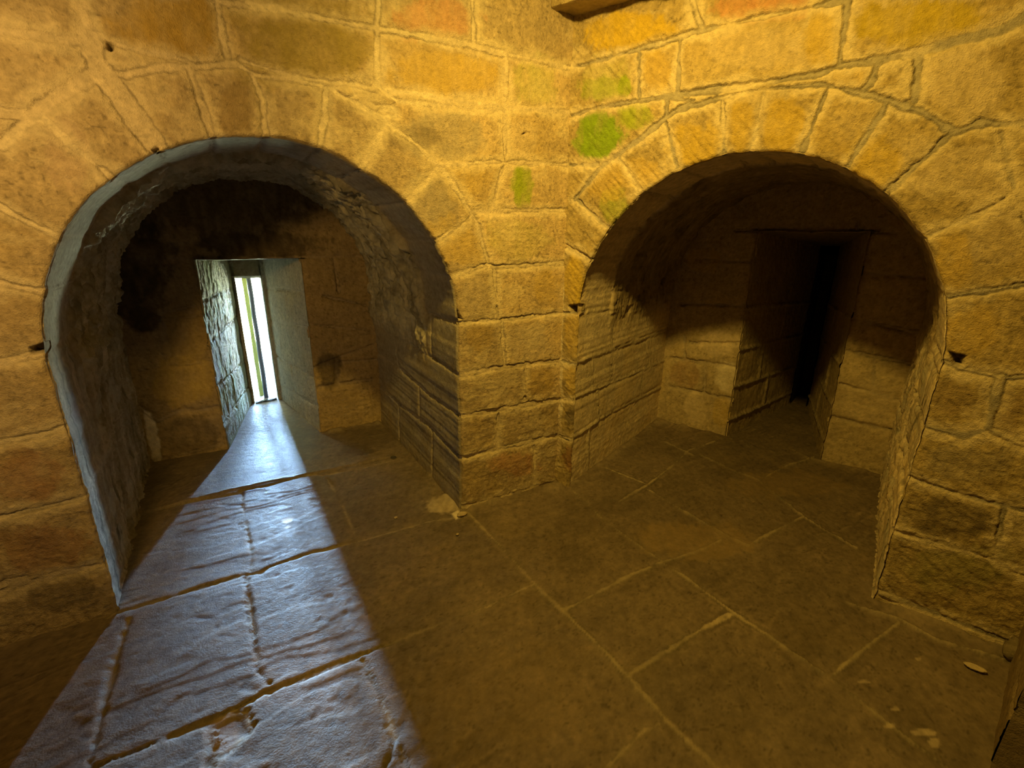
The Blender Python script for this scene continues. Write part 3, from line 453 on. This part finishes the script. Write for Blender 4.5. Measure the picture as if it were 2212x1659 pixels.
# blocked recess in the right alcove
R_ = PR3
root2 = bpy.data.objects.new("window_2", None); S.collection.objects.link(root2); root2.location = tuple(R_(.95, 1.45, 0))
structure(root2, "unlit blocked window recess at the back of the dark right alcove", "window")
JR2 = [([0, .11, 1, .10], 6), ([0, .28, 1, .27], 6), ([0, .46, 1, .47], 5), ([0, .66, 1, .66], 5), ([.5, .11, .5, .28], 4), ([.35, .28, .36, .46], 4), ([.6, .46, .6, .66], 4)]
db = (.42, .33, .20); dm_ = (.40, .33, .23)
part("jamb", [patch(R_(.90, 2.62, -.05), R_(.645, 1.43, -.05), R_(.645, 1.43, 1.52), R_(.90, 2.62, 1.42), 91, db, dm_, .012, .0, .010, [([1 - v if k % 2 == 0 else v for k, v in enumerate(p)], w) for p, w in JR2])], M_RUB, root2)
part("jamb", [patch(R_(1.275, 1.43, -.05), R_(1.04, 2.62, -.05), R_(1.04, 2.62, 1.42), R_(1.275, 1.43, 1.52), 93, db, dm_, .012, .0, .010, JR2)], M_RUB, root2)
part("soffit", [patch(R_(.60, 1.43, 1.505), R_(1.32, 1.43, 1.505), R_(1.08, 2.66, 1.40), R_(.86, 2.66, 1.40), 95, (.30, .24, .15), dm_, .010)], M_RUB, root2)
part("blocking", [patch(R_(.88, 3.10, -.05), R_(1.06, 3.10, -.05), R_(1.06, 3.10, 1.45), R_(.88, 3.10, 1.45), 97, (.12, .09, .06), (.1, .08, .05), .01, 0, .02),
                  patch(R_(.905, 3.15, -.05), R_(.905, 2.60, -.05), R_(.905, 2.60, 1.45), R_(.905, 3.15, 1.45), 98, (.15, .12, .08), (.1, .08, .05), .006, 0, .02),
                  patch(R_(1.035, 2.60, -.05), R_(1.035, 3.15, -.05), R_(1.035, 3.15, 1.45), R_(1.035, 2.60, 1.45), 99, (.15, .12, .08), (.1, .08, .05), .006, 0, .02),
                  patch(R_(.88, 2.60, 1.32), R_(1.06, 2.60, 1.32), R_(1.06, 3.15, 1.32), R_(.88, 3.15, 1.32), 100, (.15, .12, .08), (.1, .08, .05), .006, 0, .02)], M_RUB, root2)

# ------------------------------------------------------------------ floor of worn flagstones
def floor():
    A, B = grid(-2.75, 3.05, .25, 5.35, .0075)
    FL = (.200, .152, .106); FM = (.36, .29, .19)
    H, col, keep, Dn = masonry(A, B, [(p, w * .52) for p, w in D['JF']], 131, FL, FM, .0022, .0035, .12, None, .22, .3)
    lab, n = labels(joint_fields(A, B, D['JF']))
    rs = np.random.RandomState(9); ang = rs.uniform(.2, .9, n + 1)[lab]; on = (rs.uniform(0, 1, n + 1) > .15)[lab]
    x = A * np.cos(ang) + B * np.sin(ang); y = -A * np.sin(ang) + B * np.cos(ang)
    H = H + (rs.uniform(-.003, .003, n + 1)[lab] + rs.uniform(-.012, .012, n + 1)[lab] * (A - .5) * .3) * sstep(.0, .008, Dn)
    # cleft, terraced surface: bedding planes broken off along ragged edges
    t = fbm(x * .55, y * 1.7, 2.0, 141, 5, .48) * 4.0
    terr = (np.floor(t) + sstep(.80, 1.0, t - np.floor(t))) / 4.0
    H = H + np.where(on, .022, .008) * terr * sstep(.0, .012, Dn)
    H = H - .008 * np.clip(ridged(x * .30, y * 2.6, 6, 143, 3) - .70, 0, 1) * 4 * on
    H = H + .0030 * (ridged(x * .5, y * 3.2, 13, 148, 3) - .6) * sstep(-.05, .3, fbm(A, B, 2.4, 154, 3)) * on
    H = H - .010 * np.clip(vnoise(A * 21, B * 23, 145) - .72, 0, 1)
    H = H + .006 * fbm(A, B, 1.3, 146, 2)
    # ridges and bedding edges paler, hollows darker: relief shading painted into the colour; tone differs from flag to flag
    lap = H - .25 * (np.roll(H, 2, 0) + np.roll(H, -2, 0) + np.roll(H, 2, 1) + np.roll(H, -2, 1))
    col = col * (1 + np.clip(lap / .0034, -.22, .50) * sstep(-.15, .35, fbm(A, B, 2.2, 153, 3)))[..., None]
    col = col * (rs.uniform(.80, 1.22, n + 1)[lab] * (1 + .22 * fbm(A, B, 3.0, 151, 4) + .16 * fbm(x * .6, y * 3, 9, 152, 3)))[..., None]
    col = stain(col, A, B, D['BF'], 150)
    for fp in D['FP']: col, _ = stain_poly(col, A, B, fp, 'white', .9, 160, .003)
    rel = np.stack([A - C0[0], B - C0[1]], -1)
    uL = rel @ TL; wL = rel @ NL; uR = rel @ TR; wR = rel @ NR
    # smoother pale slab running up into the lit window
    k = sstep(.80, .86, wL) * (1 - sstep(.35, .45, np.abs(uL - 1.45))) ; 
    H = H * (1 - .6 * k * (wL > .86))
    ramp = sstep(1.45, 2.30, wL) * (np.abs(uL - 1.42) < .6)
    H = H + .055 * ramp
    # the slab at the window stands a little proud of the next flags
    H = H + .006 * sstep(.0, .012, wL - .83 + .02 * fbm(A, B, 6, 147, 2)) * ((uL > .66) & (uL < 2.2))
    # mortar and crumbs gathered along the foot of the walls
    foot = np.exp(-np.abs(wR) / .05) * ((uR > -.02) & (uR < .12)) + np.exp(-np.abs(wR) / .04) * (uR > 1.6) + np.exp(-np.abs(wL) / .04) * ((uL > -.02) & (uL < .66)) + np.exp(-np.abs(uL - .66) / .035) * ((wL > 0) & (wL < 1.5)) \
        + np.exp(-np.abs(uR - .11) / .03) * ((wR > 0) & (wR < 1.45)) + np.exp(-np.abs(wR - 1.42) / .05) * ((uR > .1) & (uR < 1.7)) + np.exp(-np.abs(wL - 1.46) / .06) * ((uL > .66) & (uL < 1.12))
    foot = np.clip(foot, 0, 1) * sstep(-.2, .5, fbm(A, B, 8, 149, 3))
    H = H + .020 * foot; col = col * (1 - .45 * foot[..., None]) + np.array(FM) * .45 * foot[..., None]
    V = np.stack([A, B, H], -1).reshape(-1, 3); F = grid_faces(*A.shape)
    # plain paving out to the walls that the photo does not show
    ex = np.array([[-4, -4, -.012], [5, -4, -.012], [5, .27, -.012], [-4, .27, -.012], [-4, .25, -.012], [-2.73, .25, -.012], [-2.73, 6, -.012], [-4, 6, -.012],
                   [3.03, .25, -.012], [5, .25, -.012], [5, 6, -.012], [3.03, 6, -.012]], float)
    ef = np.array([[0, 1, 2, 3], [4, 5, 6, 7], [8, 9, 10, 11]])
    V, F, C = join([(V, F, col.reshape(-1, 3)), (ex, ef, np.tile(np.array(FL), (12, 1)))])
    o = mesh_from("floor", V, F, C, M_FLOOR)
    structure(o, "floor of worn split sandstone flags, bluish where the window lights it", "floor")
floor()

# ------------------------------------------------------------------ rest of the room (behind and beside the viewpoint)
def plain_wall(name, p, q, seed, label, z1=3.0, cell=.03):
    p = np.array(p, float); q = np.array(q, float); Ln = np.linalg.norm(q - p)
    A, B = grid(0, Ln, -.06, z1, cell)
    rs = random.Random(seed); lines = []; zs = [0]; 
    while zs[-1] < z1: zs.append(zs[-1] + rs.uniform(.2, .3))
    for a, b in zip(zs[:-1], zs[1:]):
        lines.append(([0, a, Ln, a], 10)); t = rs.uniform(.1, .5)
        while t < Ln: lines.append(([t, a, t, b], 10)); t += rs.uniform(.35, .7)
    H, col, keep, Dn = masonry(A, B, lines, seed, (.26, .19, .10), (.30, .23, .14), .004, .008, .4)
    d = (q - p) / Ln; n = np.array([-d[1], d[0]])
    if n @ (np.array([0., 0.]) - p) < 0: n = -n
    X = p[0] + d[0] * A + n[0] * H; Y = p[1] + d[1] * A + n[1] * H
    o = mesh_from(name, np.stack([X, Y, B], -1).reshape(-1, 3), grid_faces(*A.shape), col.reshape(-1, 3), M_WALL)
    structure(o, label, "wall"); return o
pL = PL3(2.83, 0, 0)[:2]; pR = PR3(2.065, 0, 0)[:2]; pE = np.array([1.42, 1.03])
plain_wall("wall_right_return", pR + .04 * (pR - pE), pE, 201, "end of the wall at the bottom right edge of the view", 3.0, .010)
room = [tuple(pE), (2.4, -.4), (1.2, -2.1), (-1.2, -2.1), (-2.6, -.6), tuple(pL)]
for k, (p, q, nm) in enumerate(zip(room[:-1], room[1:], ["wall_east", "wall_southeast", "wall_south", "wall_southwest", "wall_west"])):
    plain_wall(nm, p, q, 210 + k, "plain stone wall outside the photographed view, " + nm[5:] + " side")
A, B = grid(-4, 5, -4, 6, .25)
V = np.stack([A, B, 2.96 + .02 * fbm(A, B, 2, 5)], -1).reshape(-1, 3)
structure(mesh_from("ceiling", V, grid_faces(*A.shape, flip=True), np.tile(np.array([.22, .17, .10]), (len(V), 1)), M_WALL), "stone ceiling above the room, out of the photographed view", "ceiling")
# outer faces of the tower: closed all round except for the slit's hole
def intersect(o1, d1, o2, d2):
    k = np.linalg.solve(np.array([d1, -d2]).T, o2 - o1); return o1 + k[0] * d1
oL = C0 + 2.60 * NL; oR = C0 + 3.25 * NR; X = intersect(oL, TL, oR, TR)
uX = float((X - C0) @ TL)
def quad(a, b, za, zb): return [(*a, za), (*b, za), (*b, zb), (*a, zb)]
h0u, h1u, hz = s0 - .012, s1 + .012, st0 + .03
PU = lambda u: C0 + u * TL + 2.60 * NL
Q = [quad(PU(h1u), PU(5.2), -1, 3.2), quad(PU(uX), PU(h0u), -1, 3.2), quad(PU(h0u), PU(h1u), hz, 3.2), quad(PU(h0u), PU(h1u), -1, -.02)]
e1 = oR + 4.6 * TR; e0 = PU(5.2)
ring_ = [X, e1, np.array([4.6, -4.5]), np.array([-5.5, -4.5]), e0]
Q += [quad(a, b, -1, 3.2) for a, b in zip(ring_[:-1], ring_[1:])]
Vq = np.array([p for q in Q for p in q], float); Fq = np.arange(len(Vq)).reshape(-1, 4)
cap = np.array([(*p, z) for z in (3.2, -.4) for p in (tuple(X), tuple(e1), (4.6, -4.5), (-5.5, -4.5), tuple(e0))], float)
nn = len(Vq); Vq = np.concatenate([Vq, cap]); Fq = np.concatenate([Fq] + [np.array([[nn + k, nn + k + 1, nn + k + 2, nn + k + 3], [nn + k + 4, nn + k, nn + k + 1, nn + k + 3]]) for k in (0, 5)])
structure(mesh_from("wall_outer", Vq, Fq, np.tile(np.array([.2, .18, .13]), (len(Vq), 1)), M_RUB, smooth=False), "outer faces of the tower, seen only through the slit window", "wall")
# outside: unseen block added left of the slit to hide half of the sky
V = np.concatenate([PL3(np.array([1.46, 1.46, 1.46, 1.46]), np.array([9, 40, 40, 9.]), np.array([-3, -3, 9, 9.])), PL3(np.array([4., 4, 4, 4]), np.array([9, 40, 40, 9.]), np.array([-3, -3, 9, 9.]))])
F = np.array([[0, 1, 2, 3], [4, 7, 6, 5], [1, 5, 6, 2], [3, 2, 6, 7], [0, 3, 7, 4], [0, 4, 5, 1]])
structure(mesh_from("sky_blocker", V, F, np.tile(np.array([.10, .11, .07]), (8, 1)), M_RUB, smooth=False), "unseen dark block added beyond the slit window to cut daylight", "wall")

# ------------------------------------------------------------------ corbel stone over the corner
def block(u0, u1, w0, w1, z0, z1, to3, seed, amp=.006, rnd=.012, st=.012):
    """A rounded stone block as one closed mesh."""
    def ax(a, b): return np.linspace(a, b, max(2, int(round((b - a) / st)) + 1))
    U, Wd, Z = ax(u0, u1), ax(w0, w1), ax(z0, z1); parts = []
    def add(X, Y, Zz, flip):
        c = np.stack([X, Y, Zz], -1)
        lo = np.array([u0, w0, z0]) + rnd; hi = np.array([u1, w1, z1]) - rnd
        q = np.clip(c, lo, hi); d = c - q; L_ = np.linalg.norm(d, axis=-1, keepdims=True) + 1e-9
        c = q + d / L_ * np.minimum(L_, rnd)
        nse = fbm(c[..., 0] + c[..., 2] * .7, c[..., 1] + c[..., 2] * .4, 14, seed, 4)
        c = c + (d / L_) * amp * nse[..., None]
        V = to3(c[..., 0], c[..., 1], c[..., 2]).reshape(-1, 3)
        col = np.array([.50, .38, .19]) * (1 + .2 * nse[..., None]); parts.append((V, grid_faces(*X.shape, flip=flip), col.reshape(-1, 3)))
    a, b = np.meshgrid(U, Z, indexing='ij'); add(a, a * 0 + w0, b, False); add(a, a * 0 + w1, b, True)
    a, b = np.meshgrid(Wd, Z, indexing='ij'); add(a * 0 + u0, a, b, True); add(a * 0 + u1, a, b, False)
    a, b = np.meshgrid(U, Wd, indexing='ij'); add(a, b, a * 0 + z0, True); add(a, b, a * 0 + z1, False)
    return join(parts)
V, F, C = block(-.055, .95, -.14, .03, 2.462, 2.70, PR3, 301, .012)
structure(mesh_from("trim_1", V, F, C, M_WALL), "projecting corbel stone at the top of the corner with a dark gap below", "trim")

# ------------------------------------------------------------------ loose things in the window
def metal(name, col, rough):
    m = bpy.data.materials.new(name); m.use_nodes = True; n = m.node_tree.nodes; l = m.node_tree.links; p = n["Principled BSDF"]
    tx = n.new("ShaderNodeTexNoise"); tx.inputs["Scale"].default_value = 90; tx.inputs["Detail"].default_value = 5
    rp = n.new("ShaderNodeMix"); rp.data_type = 'RGBA'; rp.inputs[6].default_value = (*[c * .7 for c in col], 1); rp.inputs[7].default_value = (*[min(1, c * 1.35) for c in col], 1)
    l.new(tx.outputs[0], rp.inputs[0]); l.new(rp.outputs[2], p.inputs["Base Color"]); p.inputs["Roughness"].default_value = rough
    b = n.new("ShaderNodeBump"); b.inputs["Strength"].default_value = .4; b.inputs["Distance"].default_value = .003; l.new(tx.outputs[0], b.inputs["Height"]); l.new(b.outputs[0], p.inputs["Normal"])
    return m
def tube(pts, rad, sides=8, twist=0.0):
    pts = np.asarray(pts, float); n = len(pts); V = []; T = np.gradient(pts, axis=0)
    for k in range(n):
        t = T[k] / np.linalg.norm(T[k]); ref = np.array([0, 0, 1.]) if abs(t[2]) < .8 else np.array([1., 0, 0])
        a = np.cross(t, ref); a /= np.linalg.norm(a); b = np.cross(t, a); r = rad[k] if np.ndim(rad) else rad
        for s in range(sides):
            q = 2 * np.pi * s / sides + twist * k; V.append(pts[k] + r * (math.cos(q) * a + math.sin(q) * b))
    F = [[k * sides + s, k * sides + (s + 1) % sides, (k + 1) * sides + (s + 1) % sides, (k + 1) * sides + s] for k in range(n - 1) for s in range(sides)]
    F.append([3, 2, 1, 0]) if sides == 4 else None
    return np.array(V), np.array(F), np.tile(np.array([.1, .1, .1]), (len(V), 1))
def thing(name, VFC, mat, label, cat, group=None):
    V, F, C = VFC; base = np.array([V[:, 0].mean(), V[:, 1].mean(), V[:, 2].min()])
    o = mesh_from(name, V - base, F, C, mat); o.location = tuple(base); o["label"] = label; o["category"] = cat
    if group: o["group"] = group
    return o
bar = [L(1.400 + .0012 * math.sin(k * .9), 2.40, z) for k, z in enumerate(np.linspace(.03, 1.13, 24))]
ib = thing("window_bar", tube(bar, .0185, 10), metal("dark_iron", (.035, .033, .05), .6), "dark upright iron bar standing in the middle of the bright slit window", "bar")
V, F, C = block(1.414, 1.447, 2.47, 2.51, .02, 1.12, PL3, 311, .003, .006, .01)
mo = metal("yellow_green_strip", (.22, .22, .05), .95)  # mottled yellow-green colour of the upright strip
thing("upright_strip", (V, F, C), mo, "yellow-green upright strip standing just left of the dark window bar", "post")
tw = []
rs = random.Random(4)
for k in range(3):
    pts = []
    for i in range(22):
        f = i / 21; u = 1.495 - f * .165; ph = f * 9 + k * 2.1
        pts.append(L(u, 2.285 + .012 * math.sin(ph) + .010 * (f - .5), .066 + .006 * math.cos(ph) + .006 * f))
    tw.append(tube(pts, .0048, 6))
thing("wire_strand", join(tw), metal("dark_wire", (.018, .018, .016), .6), "thin dark twisted wire lying across the bright sill of the slit window", "wire")

LP = [(-0.803, 3.013), (-0.622, 2.296), (-0.266, 2.33), (-0.272, 2.151), (1.697, 1.38), (1.902, 1.432)]
# ------------------------------------------------------------------ loose stones and a stud on the floor
def lump(cx, cy, rx, ry, rz, seed, rot=0.0, sink=.25, col=(.55, .44, .28)):
    """An irregular little stone: a noisy, flattened ball resting in the dust."""
    nu, nv = 26, 15
    U, Vv = np.meshgrid(np.linspace(0, 2 * np.pi, nu), np.linspace(.02, np.pi - .02, nv), indexing='ij')
    x = np.sin(Vv) * np.cos(U); y = np.sin(Vv) * np.sin(U); z = np.cos(Vv)
    q = 1 + .30 * fbm(x + .6 * z, y - .5 * z, 1.7, seed, 3); q[-1] = q[0]
    k = np.abs(np.stack([x, y, z])) ** 1.0
    X = x * q * rx; Y = y * q * ry; Z = np.clip(z, -.75, .8) * q * rz
    c, s_ = math.cos(rot), math.sin(rot)
    P_ = np.stack([cx + c * X - s_ * Y, cy + s_ * X + c * Y, Z + rz * (.75 - sink)], -1)
    cl = np.array(col) * (1 + .25 * fbm(x, y + z, 5, seed + 3, 3))[..., None]
    return P_.reshape(-1, 3), grid_faces(nu, nv, flip=True), cl.reshape(-1, 3)
G = "pale stone crumbs on the floor"
thing("mortar_lump", lump(*LP[2], .030, .016, .012, 401, .5), M_RUB, "pale crumb of mortar on the floor at the foot of the pier between the arches", "stone", G)
thing("pebble", lump(*LP[1], .009, .008, .006, 402, .2), M_RUB, "tiny pale pebble on the flag just inside the mouth of the left alcove", "stone", G)
thing("pebble", lump(*LP[3], .008, .007, .005, 403, .9), M_RUB, "tiny pale pebble on the large flag in front of the pier", "stone", G)
thing("stone_chip", lump(*LP[4], .034, .016, .006, 404, -.7, .6), M_RUB, "flat pale stone chip on the dark flag beside the right wall", "stone", G)
thing("cobble", lump(*LP[5], .055, .045, .040, 405, .3, .2, (.20, .16, .10)), M_RUB, "dark rounded stone at the foot of the right wall's end", "stone")
def stud(cx, cy, r):
    V, F = [], []; prof = [(1.0, -.004), (1.0, .006), (.86, .010), (.60, .010), (.52, .005), (.06, .005)]; n = 24
    for rr, z in prof:
        for k in range(n): V.append((cx + r * rr * math.cos(2 * np.pi * k / n), cy + r * rr * math.sin(2 * np.pi * k / n), z))
    for i in range(len(prof) - 1):
        for k in range(n): F.append([i * n + k, i * n + (k + 1) % n, (i + 1) * n + (k + 1) % n, (i + 1) * n + k])
    m0 = (len(prof) - 1) * n
    for k in range(1, n // 2): F.append([m0 + k, m0 + k - 1 if k > 1 else m0, m0 + (n - k) % n, m0 + n - k - 1])
    return np.array(V), np.array(F), np.tile(np.array([.1, .1, .1]), (len(V), 1))
thing("floor_stud", stud(*LP[0], .020), metal("dull_iron", (.05, .042, .035), .7), "small round dark metal stud in the floor of the left alcove", "stud")
